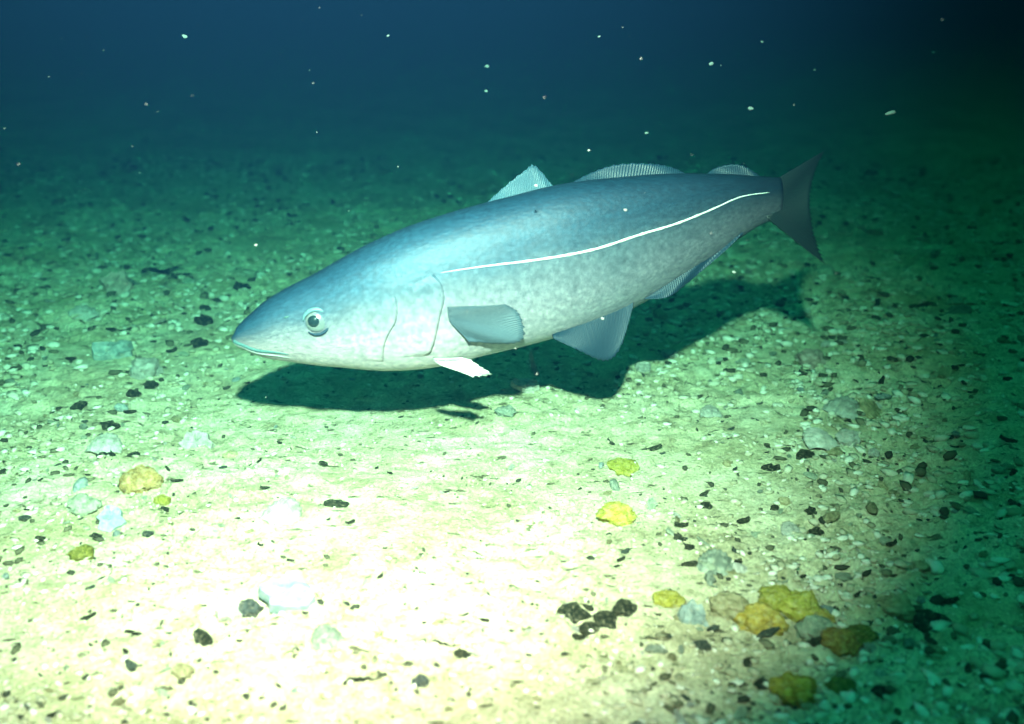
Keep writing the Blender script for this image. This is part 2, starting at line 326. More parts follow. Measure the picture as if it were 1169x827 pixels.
def stone_mat(name, cols, rough=.8, spots=None, bump=.0022, scale=5, spec=.25):
    t = NT(name); c = pos_out(t)
    oi = t.node("ShaderNodeObjectInfo")
    f = t.noise(scale, 5, .65, c)
    col = t.ramp(f, [(.32, tuple(v * .62 for v in cols[0])), (.45, cols[0]), (.55, cols[1]), (.68, cols[2])])
    var = t.ramp(oi.outputs["Random"], [(0, (.6, .6, .6)), (1, (.95, .95, .95))])
    col = t.mix(1.0, col, var, 'MULTIPLY')
    if spots:
        s = t.ramp(t.noise(scale * 2.2, 2, .5, c), [(.6, (0, 0, 0)), (.68, (1, 1, 1))])
        col = t.mix(t.mix(.7, (0, 0, 0), s), col, spots)
    dust = t.ramp(t.noise(scale * 1.3, 5, .75, c), [(.55, (0, 0, 0)), (.63, (1, 1, 1))])      # silt settled in the hollows
    col = t.mix(t.mix(.55, (0, 0, 0), dust), col, (.42, .39, .28))
    return t.set(col, rough, t.bump(t.noise(scale * 4, 4, .7, c), bump), Specular_IOR_Level=spec)

M = {
 'sand': make_sand(),
 'white': stone_mat('white_shell', ((.50, .49, .44), (.68, .67, .62), (.80, .79, .75)), .6),
 'cream': stone_mat('cream_stone', ((.45, .40, .22), (.62, .56, .34), (.72, .66, .46)), .75),
 'pink': stone_mat('pinkish_stone', ((.42, .32, .26), (.60, .48, .42), (.74, .66, .60)), .75),
 'tan': stone_mat('tan_slab', ((.25, .23, .12), (.36, .33, .19), (.46, .42, .28)), .8),
 'palegreen': stone_mat('pale_green_stone', ((.34, .40, .30), (.48, .55, .42), (.62, .66, .54)), .75),
 'greygreen': stone_mat('grey_green_shell', ((.20, .24, .20), (.34, .39, .33), (.50, .54, .46)), .7),
 'bluegrey': stone_mat('blue_grey_stone', ((.28, .36, .36), (.40, .49, .49), (.52, .60, .60)), .8),
 'bluewhite': stone_mat('blue_white_shell', ((.34, .46, .50), (.46, .58, .62), (.60, .70, .74)), .6),
 'darkgrey': stone_mat('dark_grey_stone', ((.05, .065, .065), (.09, .115, .115), (.15, .18, .18)), .7),
 'greydark': stone_mat('teal_dark_chip', ((.04, .06, .05), (.07, .10, .085), (.12, .15, .13)), .7),
 'dark': stone_mat('dark_chip', ((.018, .024, .014), (.04, .048, .028), (.10, .105, .06)), .75),
 'yellow': stone_mat('egg_yellow_crust', ((.76, .54, .09), (.92, .74, .20), (.93, .84, .42)), .85, (.35, .26, .03), .0035, 5.5),
 'lemon': stone_mat('lemon_crust', ((.56, .51, .07), (.78, .72, .16), (.86, .82, .38)), .85, (.25, .27, .03), .0035, 5.5),
 'olive': stone_mat('olive_crust', ((.24, .25, .04), (.42, .40, .08), (.58, .52, .18)), .85, (.10, .14, .03), .0035, 5.5),
 'orange': stone_mat('orange_crust', ((.58, .38, .14), (.76, .56, .28), (.84, .70, .45)), .85, (.45, .28, .08), .0035, 5.5),
 'ochre': stone_mat('ochre_crust', ((.52, .38, .04), (.78, .60, .09), (.84, .72, .24)), .85, (.18, .16, .02), .0035, 5.5),
 'rust': stone_mat('rust_crust', ((.48, .27, .06), (.68, .46, .11), (.76, .60, .24)), .85, (.15, .17, .04), .0035, 5.5),
}

# ------------------------------------------------------------------ seabed (one sheet)
def spread(lo, a, b, hi, n_in, n_out, pw=2.6):
    inn = np.linspace(a, b, n_in)
    t = np.linspace(0, 1, n_out + 1)[1:] ** pw
    left = a - (a - lo) * t[::-1]; right = b + (hi - b) * t
    return np.concatenate([left, inn, right])
gx = spread(-60, -1.25, 1.35, 60, 640, 46)
gy = spread(-60, 0.55, 2.6, 90, 560, 50)
GX, GY = np.meshgrid(gx, gy)
GZ = ground_h(GX, GY)
nx, ny = len(gx), len(gy)
co = np.stack([GX, GY, GZ], -1).reshape(-1, 3)
ii = (np.arange(ny - 1)[:, None] * nx + np.arange(nx - 1)[None, :]).ravel()
quads = np.stack([ii, ii + 1, ii + nx + 1, ii + nx], -1)
me = bpy.data.meshes.new("seabed")
me.vertices.add(len(co)); me.vertices.foreach_set("co", co.astype(np.float32).ravel())
me.loops.add(quads.size); me.loops.foreach_set("vertex_index", quads.astype(np.int32).ravel())
me.polygons.add(len(quads)); me.polygons.foreach_set("loop_start", np.arange(0, quads.size, 4, dtype=np.int32))
me.polygons.foreach_set("loop_total", np.full(len(quads), 4, dtype=np.int32))
me.update(); me.validate()
seabed = link("seabed", me, M['sand'])
seabed["kind"] = "structure"

# ------------------------------------------------------------------ the fish
STN = np.array(STATIONS)
_sg = np.r_[0, np.cumsum(np.linalg.norm(np.diff(STN[:, :3], axis=0), axis=1))]
S_ST = _sg / _sg[-1]
ROOT = np.array((0.0, 1.36, 0.0))

def herm(u, k):
    u = np.atleast_1d(u).astype(float); V = STN[:, k]; m = np.gradient(V, S_ST)
    i = np.clip(np.searchsorted(S_ST, u) - 1, 0, len(S_ST) - 2)
    dx = S_ST[i + 1] - S_ST[i]; t = (u - S_ST[i]) / dx
    return (2*t**3 - 3*t**2 + 1)*V[i] + (t**3 - 2*t**2 + t)*dx*m[i] + (-2*t**3 + 3*t**2)*V[i+1] + (t**3 - t**2)*dx*m[i+1]

def surf(u, phi, off=0.0):
    """Points of the fish's skin: u along the body 0..1, phi from the back (0) round the near flank to the belly (pi) and up the far flank."""
    u = np.atleast_1d(u).astype(float); phi = np.broadcast_to(np.asarray(phi, float), u.shape)
    c = np.stack([herm(u, k) for k in range(3)], -1); e = 1e-3
    t = np.stack([herm(np.clip(u + e, 0, 1), k) - herm(np.clip(u - e, 0, 1), k) for k in range(3)], -1)
    t /= np.linalg.norm(t, axis=1)[:, None]
    U = np.array([0, 0, 1.0]) - t * t[:, 2:3]; U /= np.linalg.norm(U, axis=1)[:, None]
    N = -np.cross(U, t); N *= np.where(N[:, 1:2] > 0, -1, 1)
    C, Sn = np.cos(phi), np.sin(phi); ex = .91
    return c + U * ((herm(u, 3) + off) * np.sign(C) * np.abs(C)**ex)[:, None] + N * ((herm(u, 4) + off) * np.sign(Sn) * np.abs(Sn)**ex)[:, None]

def make_fish_skin():
    t = NT("fish_skin")
    uv = t.node("ShaderNodeTexCoord").outputs["UV"]
    sx = t.node("ShaderNodeSeparateXYZ"); t.l.new(uv, sx.inputs[0])
    wob = t.node("ShaderNodeMapping"); wob.inputs["Scale"].default_value = (16, 8, 1); t.l.new(uv, wob.inputs[0])
    nz = t.noise(1.0, 5, .6, wob.outputs[0])
    ad = t.node("ShaderNodeMath", operation='MULTIPLY_ADD'); t.l.new(nz, ad.inputs[0]); ad.inputs[1].default_value = .10; t.l.new(sx.outputs[1], ad.inputs[2])
    sb = t.node("ShaderNodeMath", operation='SUBTRACT'); t.l.new(ad.outputs[0], sb.inputs[0]); sb.inputs[1].default_value = .05
    col = t.ramp(sb.outputs[0], [(0.0, (.009, .038, .070)), (.18, (.011, .050, .095)), (.30, (.021, .072, .125)), (.39, (.058, .105, .155)), (.47, (.155, .18, .22)), (.60, (.32, .29, .33)), (.8, (.41, .37, .40)), (1, (.46, .43, .44))])
    pale = t.ramp(sx.outputs[0], [(0.0, (1.0, 1.0, 1.0)), (.12, (1.15, 1.15, 1.15)), (.33, (1.25, 1.25, 1.22)), (.46, (.82, .92, .95)), (.65, (.46, .60, .63)), (.88, (.28, .36, .39)), (1, (.14, .19, .21))])    # silvery cheeks; the strobe's falloff toward the tail is painted in
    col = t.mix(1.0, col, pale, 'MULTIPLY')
    # blotches and speckle on the scales
    mp2 = t.node("ShaderNodeMapping"); mp2.inputs["Scale"].default_value = (64, 28, 1); t.l.new(uv, mp2.inputs[0])
    bl = t.ramp(t.noise(1.0, 6, .7, mp2.outputs[0]), [(.28, (.55, .60, .64)), (.5, (.95, .96, .97)), (.72, (1.3, 1.26, 1.22))])
    col = t.mix(.9, col, bl, 'MULTIPLY')
    mp = t.node("ShaderNodeMapping"); mp.inputs["Scale"].default_value = (118, 46, 1); t.l.new(uv, mp.inputs[0])
    vo = t.node("ShaderNodeTexVoronoi"); vo.inputs["Scale"].default_value = 1.0; t.l.new(mp.outputs[0], vo.inputs["Vector"])
    sc = t.ramp(vo.outputs["Distance"], [(.0, (1.15, 1.15, 1.15)), (.75, (.66, .68, .70))])
    col = t.mix(.75, col, sc, 'MULTIPLY')
    nm = t.bump(vo.outputs["Distance"], .0006, .35)
    nm = t.bump(t.noise(1.0, 4, .6, mp2.outputs[0]), .003, .16, nm)
    return t.set(col, .55, nm, Specular_IOR_Level=.35, Metallic=.1)

def make_fin_mat(name, c0, c1):
    t = NT(name); uv = t.node("ShaderNodeTexCoord").outputs["UV"]
    mp = t.node("ShaderNodeMapping"); mp.inputs["Scale"].default_value = (1, .15, 1); t.l.new(uv, mp.inputs[0])
    w = t.node("ShaderNodeTexWave"); w.inputs["Scale"].default_value = 9; w.inputs["Distortion"].default_value = .6; t.l.new(mp.outputs[0], w.inputs[0])
    col = t.mix(w.outputs["Fac"], c0, c1)
    return t.set(col, .5, t.bump(w.outputs["Fac"], .001, .6), Specular_IOR_Level=.4, Subsurface_Weight=0.0)

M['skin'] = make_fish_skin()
M['fin'] = make_fin_mat("fin_blue", (.006, .024, .045), (.011, .036, .062))
M['fin_pale'] = make_fin_mat("fin_pale", (.022, .070, .115), (.045, .105, .15))
M['fin_grey'] = make_fin_mat("fin_grey", (.022, .050, .080), (.10, .155, .20))
M['fin_dimmed'] = make_fin_mat("fin_dimmed", (.004, .012, .013), (.008, .020, .021))  # tail fin colour near black, painted as if beyond the strobe's reach
M['fin_white'] = make_fin_mat("fin_white", (.36, .38, .40), (.78, .78, .78))
t = NT("lateral_white"); M['lateral'] = t.set((.60, .64, .65), .5)
t = NT("iris"); M['iris'] = t.set((.17, .22, .24), .22, Metallic=.3, Coat_Weight=.25)
t = NT("pupil"); M['pupil'] = t.set((.01, .025, .03), .08)
t = NT("eye_socket"); M['socket'] = t.set((.09, .20, .24), .45)
t = NT("lip_pale"); M['lip'] = t.set((.24, .27, .29), .5)
t = NT("mouth_dark"); M['mouth'] = t.set((.05, .13, .14), .6)

fish = bpy.data.objects.new("fish", None)
COL.objects.link(fish); fish.location = tuple(ROOT); fish.empty_display_size = .1
tag(fish, "large silver-bellied fish with blue back and white lateral line hovering just over the sand", "fish")

def fish_part(name, verts, faces, mat, uvs=None, parent=None, fixn=True, off=ROOT):
    m_ = mesh_from(name, np.asarray(verts) - off, faces, uvs)
    if fixn: fix_normals(m_)
    return link(name, m_, mat, parent or fish)

def body():
    nu, nv = 150, 72
    us = np.concatenate([np.linspace(0, .05, 20)[:-1], np.linspace(.05, 1, nu - 19)])
    vs, fs, uv = [], [], []
    for u in us:
        ph = np.linspace(0, 2 * math.pi, nv, endpoint=False)
        p = surf(np.full(nv, u), ph)
        vs.extend(p); uv.extend([(u, 1 - abs(1 - k / (nv / 2))) for k in range(nv)])
    n = len(us)
    for i in range(n - 1):
        for k in range(nv):
            a = i * nv + k; b = i * nv + (k + 1) % nv
            fs.append((a, b, b + nv, a + nv))
    vs.append(surf([0], [0])[0] * .5 + surf([0], [math.pi])[0] * .5); uv.append((0, .3)); ca = len(vs) - 1
    vs.append(surf([1], [0])[0] * .5 + surf([1], [math.pi])[0] * .5); uv.append((1, .3)); cb = len(vs) - 1
    for k in range(nv):
        fs.append((ca, (k + 1) % nv, k)); fs.append((cb, (n - 1) * nv + k, (n - 1) * nv + (k + 1) % nv))
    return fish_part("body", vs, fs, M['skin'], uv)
body()

def tube(points, radii, seg=8):
    P = np.asarray(points, float); n = len(P); vs, fs = [], []
    for i in range(n):
        tt = P[min(i + 1, n - 1)] - P[max(i - 1, 0)]; tt /= np.linalg.norm(tt) + 1e-12
        a = np.cross(tt, (0.2, 0.3, 1.0)); a /= np.linalg.norm(a); b = np.cross(tt, a)
        for k in range(seg):
            w = 2 * math.pi * k / seg; vs.append(P[i] + radii[i] * (a * math.cos(w) + b * math.sin(w)))
    for i in range(n - 1):
        for k in range(seg):
            a = i * seg + k; b = i * seg + (k + 1) % seg; fs.append((a, b, b + seg, a + seg))
    fs.append(tuple(range(seg))[::-1]); fs.append(tuple((n - 1) * seg + k for k in range(seg)))
    return vs, fs

def smooth_path(pts, n):
    pts = np.asarray(pts, float); d = np.r_[0, np.cumsum(np.linalg.norm(np.diff(pts, axis=0) * (1, .1), axis=1))]; d /= d[-1]
    q = np.linspace(0, 1, n); m = [np.gradient(pts[:, k], d) for k in range(2)]; out = []
    i = np.clip(np.searchsorted(d, q) - 1, 0, len(d) - 2); dx = d[i + 1] - d[i]; t_ = (q - d[i]) / dx
    for k in range(2):
        V = pts[:, k]
        out.append((2*t_**3-3*t_**2+1)*V[i]+(t_**3-2*t_**2+t_)*dx*m[k][i]+(-2*t_**3+3*t_**2)*V[i+1]+(t_**3-t_**2)*dx*m[k][i+1])
    return np.stack(out, -1)

# lateral line, mouth line: on both flanks
for side in (1, -1):
    q = smooth_path(LATERAL, 70)
    r = np.interp(np.linspace(0, 1, 70), [0, .15, .35, .7, 1], [.0002, .0012, .0017, .0015, .0006]) * (1 + .22 * np.sin(np.arange(70) * 2.3) * np.sin(np.arange(70) * .7))
    fish_part("lateral_line", *tube(surf(q[:, 0], side * q[:, 1], -.0002), r, 8), M['lateral'])
    q = smooth_path(MOUTH, 24)
    fish_part("mouth_edge", *tube(surf(q[:, 0], side * q[:, 1], -.0004), np.interp(np.linspace(0, 1, 24), [0, .6, 1], [.0030, .0024, .0010]), 8), M['mouth'])

for side in (1, -1):
    q = smooth_path(MOUTH, 24); q[:, 1] += .17
    fish_part("lip", *tube(surf(q[:, 0], side * q[:, 1], .0002), np.interp(np.linspace(0, 1, 24), [0, .5, 1], [.0022, .0018, .0004]), 8), M['lip'])

# gill covers: a raised plate over each cheek with a free rear edge
def gill(side, shift=0.0, name="gill_cover", rise=.0050):
    edge = smooth_path(GILL, 30)
    if shift: edge = np.stack([edge[:, 0] - shift + .02 * np.linspace(-1, 1, 30) ** 2, 1.1 + (edge[:, 1] - 1.1) * .95 + .12], -1)
    nu = 16; vs, fs, uv = [], [], []
    for j, (ue, ph) in enumerate(edge):
        for i in range(nu):
            f = i / (nu - 1); u = ue - .085 * (1 - f)
            tpr = min(1, j / 4, (29 - j) / 4)
            off = -.0012 + rise * f ** 1.6 * tpr
            p = surf([u], [side * ph], off)[0]
            vs.append(p); uv.append((u, ph / math.pi))
    for j in range(29):
        for i in range(nu - 1):
            a = j * nu + i; fs.append((a, a + 1, a + nu + 1, a + nu))
    b0 = len(vs)                                             # the free edge turns back down to the skin
    for j, (ue, ph) in enumerate(edge):
        vs.append(surf([ue - .002], [side * ph], -.002)[0]); uv.append((ue, ph / math.pi))
    for j in range(29):
        a = j * nu + nu - 1; fs.append((a, b0 + j, b0 + j + 1, a + nu))
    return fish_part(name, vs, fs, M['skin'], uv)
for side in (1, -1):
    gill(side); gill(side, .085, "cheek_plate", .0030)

# eyes
for side in (1, -1):
    (ue, pe), = EYE
    c = surf([ue], [side * pe], -.004)[0]
    nrm = surf([ue], [side * pe], .02)[0] - c; nrm /= np.linalg.norm(nrm)
    fw = surf([ue - .03], [side * pe])[0] - surf([ue + .03], [side * pe])[0]; fw -= nrm * fw.dot(nrm); fw /= np.linalg.norm(fw)
    upv = np.cross(nrm, fw); upv *= 1 if upv[2] > 0 else -1
    def dome(rad, flat, n_r=10, n_s=28, ang=math.pi / 2, o=(0, 0), hole=0.0, sq=1.0):
        vs, fs = [], []
        for i in range(n_r + 1):
            a = hole + (ang - hole) * i / n_r
            for k in range(n_s):
                w = 2 * math.pi * k / n_s
                vs.append(c + fw * (rad * math.sin(a) * math.cos(w) + o[0]) + upv * (rad * math.sin(a) * math.sin(w) * sq + o[1]) + nrm * (rad * math.cos(a) * flat))
        for i in range(n_r):
            for k in range(n_s):
                p = i * n_s + k; q_ = i * n_s + (k + 1) % n_s; fs.append((p, q_, q_ + n_s, p + n_s))
        if hole == 0: pass
        return vs, fs
    eye = fish_part("eye", *dome(.0142, .55), M['iris'])
    fish_part("pupil", *dome(.0080, .62, o=(.0022, .0006)), M['pupil'], parent=eye).location = tuple(nrm * .0045)
    # skin fold above and behind the eye
    w = np.linspace(math.radians(15), math.radians(165), 24)
    P_ = [c + fw * (  .0156 * math.cos(a)) + upv * (.0146 * math.sin(a)) + nrm * (.0042 + .0010 * math.sin(a)) for a in w]
    fish_part("eye_fold", *tube(P_, [.0024 * math.sin(math.pi * (k + 1) / 25) + .0004 for k in range(24)], 8), M['socket'], parent=eye)
    w = np.linspace(math.radians(195), math.radians(320), 20)
    P_ = [c + fw * (.0164 * math.cos(a)) + upv * (.0164 * math.sin(a)) + nrm * .0030 for a in w]
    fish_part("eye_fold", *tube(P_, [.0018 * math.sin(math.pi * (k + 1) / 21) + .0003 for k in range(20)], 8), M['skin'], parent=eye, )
    fish_part("nostril", *tube(surf([ue - .042, ue - .047, ue - .051], [side * (pe - .25)] * 3, .0003), [.0006, .0016, .0006], 8), M['mouth'])

# fins: webbed blades with rays, thick at the root and thin at the edge
def fin(name, pair, mat, thick=.004, nray=14, bulge=(0, 0, 0), cut=.05):
    base = np.array(pair[0]); tip = np.array(pair[1]); nb, nh = nray * 3 + 1, 12
    q = np.linspace(0, 1, nb)
    def cr(P, q):
        d = np.linspace(0, 1, len(P)); out = []
        i = np.clip(np.searchsorted(d, q) - 1, 0, len(d) - 2); dx = d[i+1]-d[i]; s = (q - d[i]) / dx
        for k in range(3):
            V = P[:, k]; m = np.gradient(V, d)
            out.append((2*s**3-3*s**2+1)*V[i]+(s**3-2*s**2+s)*dx*m[i]+(-2*s**3+3*s**2)*V[i+1]+(s**3-s**2)*dx*m[i+1])
        return np.stack(out, -1)
    B = cr(base, q); T_ = cr(tip, q)
    nrm = np.cross(B[-1] - B[0], T_[nb // 2] - B[nb // 2]); nrm /= np.linalg.norm(nrm)
    vs, fs, uv = [], [], []
    for sgn in (1, -1):
        for i in range(nb):
            ray = .5 + .5 * math.cos(2 * math.pi * i / 3)
            for j in range(nh):
                f = j / (nh - 1)
                ff = f * (1 - cut * (1 - ray) * (f ** 3))
                p = B[i] * (1 - ff) + T_[i] * ff + np.array(bulge) * math.sin(math.pi * f * .9) 
                p = p + nrm * .004 * math.sin(q[i] * 9 + f * 3) * f
                th = (thick * (1 - .82 * f) * (.55 + .45 * ray)) * .5
                vs.append(p + nrm * th * sgn); uv.append((q[i] * nray / 9, f))
    off = nb * nh
    for i in range(nb - 1):
        for j in range(nh - 1):
            a = i * nh + j
            fs.append((a, a + 1, a + nh + 1, a + nh)); fs.append((off + a, off + a + nh, off + a + nh + 1, off + a + 1))
    for i in range(nb - 1):
        for j in (0, nh - 1):
            a = i * nh + j; fs.append((a, off + a, off + a + nh, a + nh))
    for j in range(nh - 1):
        for i in (0, nb - 1):
            a = i * nh + j; fs.append((a, a + 1, off + a + 1, off + a))
    return fish_part(name, vs, fs, mat, uv)
fin("dorsal_fin", DORSAL_A, M['fin_pale'], .005, 12)["label"] = "tall pale front dorsal fin"
fin("dorsal_fin", DORSAL_B, M['fin'], .005, 18)["label"] = "long low second dorsal fin"
fin("dorsal_fin", DORSAL_C, M['fin'], .004, 14)["label"] = "small third dorsal fin"
fin("anal_fin", ANAL_A, M['fin'], .005, 16)["label"] = "deep triangular front anal fin"
fin("anal_fin", ANAL_B, M['fin'], .004, 14)["label"] = "low rear anal fin"
fin("tail_fin", TAIL, M['fin_dimmed'], .008, 26, cut=.08)
fin("pectoral_fin", PECTORAL, M['fin_grey'], .0026, 16, cut=.04)
fin("pelvic_fin", PELVIC_NEAR, M['fin_white'], .005, 6, cut=.08)
fin("pelvic_fin", PELVIC_FAR, M['fin_white'], .005, 6, cut=.08)
def mirror_fin(pair):
    """The far flank's pectoral fin: the near one reflected in the fish's own midplane."""
    mid = STN[7:11, :3].mean(0); tg = STN[11, :3] - STN[6, :3]; n = np.cross(tg, (0, 0, 1.0)); n /= np.linalg.norm(n)
    return tuple([tuple(np.array(p) - 2 * n * np.dot(np.array(p) - mid, n)) for p in row] for row in pair)
fin("pectoral_fin", mirror_fin(PECTORAL), M['fin_grey'], .004, 16, cut=.04)

# ------------------------------------------------------------------ stones, shells, chips
def lump_mesh(name, seed, sub=3, rough=.22, freq=1.7, flat=1.0, lobes=0):
    r = random.Random(seed); bm = bmesh.new(); bmesh.ops.create_icosphere(bm, subdivisions=sub, radius=.5)
    from mathutils import noise as mn
    o = Vector((r.uniform(-50, 50), r.uniform(-50, 50), r.uniform(-50, 50)))
    for v in bm.verts:
        d = v.co.normalized()
        k = 1 + rough * 1.3 * mn.noise(d * freq + o) + rough * .6 * mn.noise(d * freq * 2.6 + o) + rough * .35 * mn.noise(d * freq * 6 + o)
        if lobes: k += lobes * (.55 - abs(mn.noise(d * 3.4 + o)) * 1.3) + lobes * .45 * mn.noise(d * 8 + o) + lobes * .3 * mn.noise(d * 17 + o)
        v.co = d * .5 * k; v.co.z *= flat
    m_ = bpy.data.meshes.new(name); bm.to_mesh(m_); bm.free(); return m_

def chip_mesh(name, seed, thick=.16, curl=.3, n=9):
    """A broken flat flake: ragged outline, curled, with real thickness."""
    r = random.Random(seed); ang = sorted(2 * math.pi * (k + r.uniform(-.35, .35)) / n for k in range(n))
    rad = [.5 * r.uniform(.62, 1.05) for _ in ang]
    vs, fs = [], []
    cx = r.uniform(-curl, curl) + curl * .6; cy = r.uniform(-.4, .4) * curl
    zf = lambda x, y: cx * x * x * 1.6 + cy * y * 1.2 + curl * .5 * y * y
    for lv, (s, z) in enumerate(((1, 0), (.55, 0), (.55, thick), (.93, thick))):
        for a, q in zip(ang, rad):
            x, y = q * s * math.cos(a), q * s * math.sin(a)
            vs.append((x, y, z * r.uniform(.7, 1.2) + zf(x, y)))
    c0 = len(vs); vs += [(0, 0, 0), (0, 0, thick * 1.1)]
    for k in range(n):
        j = (k + 1) % n
        fs += [(c0, n + j, n + k), (n + k, n + j, j, k), (k, j, 3 * n + j, 3 * n + k), (3 * n + k, 3 * n + j, 2 * n + j, 2 * n + k), (2 * n + k, 2 * n + j, c0 + 1)]
    return mesh_from(name, vs, fs)

def shell_mesh(name, seed, ribs=11):
    """Half a bivalve: a ribbed dome with hinge, hollow beneath."""
    r = random.Random(seed); nr, na = 9, ribs * 4 + 1; vs, fs = [], []
    dz = r.uniform(.26, .36)
    for lay in (0, 1):
        for i in range(nr):
            f = i / (nr - 1)
            for k in range(na):
                a = math.radians(-78 + 156 * k / (na - 1)); rib = math.cos(2 * math.pi * ribs * k / (na - 1))
                R = (1 + .03 * rib) * (f * .98 + .02) * (.82 + .18 * math.cos(a))
                x = R * math.sin(a) * .62; y = R * math.cos(a) - .45
                z = dz * math.sin(math.pi * min(1, f * .93 + .07)) ** .7 * math.cos(a * .95) ** .6 + .012 * rib * f
                vs.append((x, y, max(z, 0) - lay * .035))
    o = nr * na
    for i in range(nr - 1):
        for k in range(na - 1):
            p = i * na + k; fs.append((p, p + 1, p + na + 1, p + na)); fs.append((o + p, o + p + na, o + p + na + 1, o + p + 1))
    for k in range(na - 1):
        for p in (k, (nr - 1) * na + k): fs.append((p, o + p, o + p + 1, p + 1))
    for i in range(nr - 1):
        for p in (i * na, i * na + na - 1): fs.append((p, p + na, o + p + na, o + p))
    m_ = mesh_from(name, vs, fs); fix_normals(m_); return m_

def twig_mesh(name, seed, fork=True):
    r = random.Random(seed); n = 14
    P = [(-.5 + k / (n - 1), .09 * math.sin(k * .45 + r.uniform(0, 1)) + r.uniform(-.02, .02), .05 + .05 * abs(math.sin(k * .7))) for k in range(n)]
    vs, fs = tube(P, [.045 * (1 - .5 * abs(k / (n - 1) - .35)) * r.uniform(.75, 1.2) for k in range(n)], 7)
    if fork:
        b = P[6]; Q = [(b[0] + .22 * s, b[1] + .20 * s, b[2] + .10 * s) for s in (0, .4, .75, 1)]
        v2, f2 = tube(Q, [.034, .03, .024, .012], 7); o = len(vs); vs += v2; fs += [tuple(i + o for i in f) for f in f2]
    m_ = mesh_from(name, vs, fs); fix_normals(m_); return m_

def strand_mesh(name):
    P = [(-.10 + .5 * (1 - math.cos(a)) * .6, 0.0, .95 - .95 * (a / 1.57)) for a in np.linspace(0, 1.57, 14)]
    vs, fs = tube(P, np.interp(np.linspace(0, 1, 14), [0, .3, 1], [.07, .13, .17]), 8)
    m_ = mesh_from(name, vs, fs); fix_normals(m_); return m_

NAME = {'lump': ('crusted_stone', 'stone'), 'crust': ('crust_patch', 'crust'), 'pebble': ('pebble', 'pebble'), 'slab': ('flat_stone', 'stone'),
        'shell': ('shell', 'shell'), 'chip': ('dark_chip', 'chip'), 'twig': ('twig', 'twig'), 'strand': ('curved_strand', 'strand')}

def gz(x, y): return float(ground_h(np.array([x]), np.array([y]))[0])
for n, (x, y, w, asp, rot, kind, mat, label) in enumerate(ITEMS):
    nm, cat = NAME[kind]; a = math.radians(rot)
    tilt = (0, 0)
    if kind == 'lump': me_ = lump_mesh(nm, n * 7 + 1, 4, .26, 1.6, 1.0, .26); sc = (w * 1.05, w, w * min(.8, asp)); up = .14
    elif kind == 'crust': me_ = lump_mesh(nm, n * 7 + 1, 3, .3, 2.2); sc = (w, w * 1.3, w * .16); up = .1
    elif kind == 'pebble': me_ = lump_mesh(nm, n * 7 + 1, 4, .30, 1.5); sc = (w, w * .9, w * .8 * asp + w * .08); up = .18
    elif kind == 'slab': me_ = chip_mesh(nm, n * 7 + 1, .3, .16, 15); sc = (w * 1.05, w * 1.3 * asp + w * .2, w * .75); up = .05; tilt = (.35 if asp < .6 else .75, .1)
    elif kind == 'shell': me_ = shell_mesh(nm, n * 7 + 1); sc = (w, w * 1.1, w * .9); up = .0; tilt = (.25, .1)
    elif kind == 'chip': me_ = chip_mesh(nm, n * 7 + 1, .3, .45, 14); sc = (w * 1.1, w * (asp * 1.6 + .12), w * .55); up = .0; tilt = (.35, .05)
    elif kind == 'twig': me_ = twig_mesh(nm, n * 7 + 1, 'forked' in label); sc = (w, w * .9, w * .8); up = -.02
    else: me_ = strand_mesh(nm); sc = (w * .9, w, w * 1.15); a = 0; up = -.03
    if mat != 'dark' or kind != 'twig': pass
    o = link(nm, me_, M[mat], smooth=kind not in ('chip', 'slab'))
    o.location = (x, y, gz(x, y) + up * sc[2]); o.rotation_euler = (tilt[0], tilt[1], a); o.scale = sc
    tag(o, label, cat)

# ---- countable small pieces strewn over the seabed: copies that share mesh data
def strew(n, protos, mats, size, zone, name, cat, label, group, flat=1.0, tilt=.5, seed=1, sink=.0):
    wid = (.22, .55) if name == 'dark_chip' else (.4, .85)
    r = random.Random(seed); made = 0
    meshes = []
    for p in protos:
        for m_ in mats:
            c = p.copy(); c.materials.clear(); c.materials.append(M[m_]); meshes.append(c)
    words = {'white': 'white', 'cream': 'cream', 'palegreen': 'pale green', 'tan': 'tan', 'bluegrey': 'blue-grey', 'greygreen': 'grey-green', 'pink': 'pinkish', 'dark': 'blackish', 'greydark': 'teal-dark'}
    for c in meshes: c['tone'] = next(words[k] for k in mats if c.materials[0] == M[k])
    first = [bpy.data.objects.new(name, c) for c in meshes]
    while made < n:
        x, y = zone(r)
        o = first[made] if made < len(first) else first[r.randrange(len(first))].copy()
        s = size(r)
        o.location = (x, y, gz(x, y) + sink * s)
        o.rotation_euler = (r.uniform(-tilt, tilt), r.uniform(-tilt, tilt), r.gauss(0, .5) + (3.14 if r.random() < .5 else 0) if name == 'dark_chip' else r.uniform(0, 6.28))
        o.scale = (s * r.uniform(.8, 1.4), s * r.uniform(*wid), s * flat * r.uniform(.7, 1.2))
        COL.objects.link(o); tag(o, label.replace('TONE', o.data['tone']), cat, group); made += 1

chips = [chip_mesh("chip", 900 + k, .34, .5, 9) for k in range(7)]
pales = [chip_mesh("flake", 950 + k, .2, .3, 8) for k in range(7)]
pebs = [lump_mesh("pebble", 970 + k, 2, .34, 1.6, .75) for k in range(6)]
for m_ in pebs: m_.polygons.foreach_set("use_smooth", [True] * len(m_.polygons))

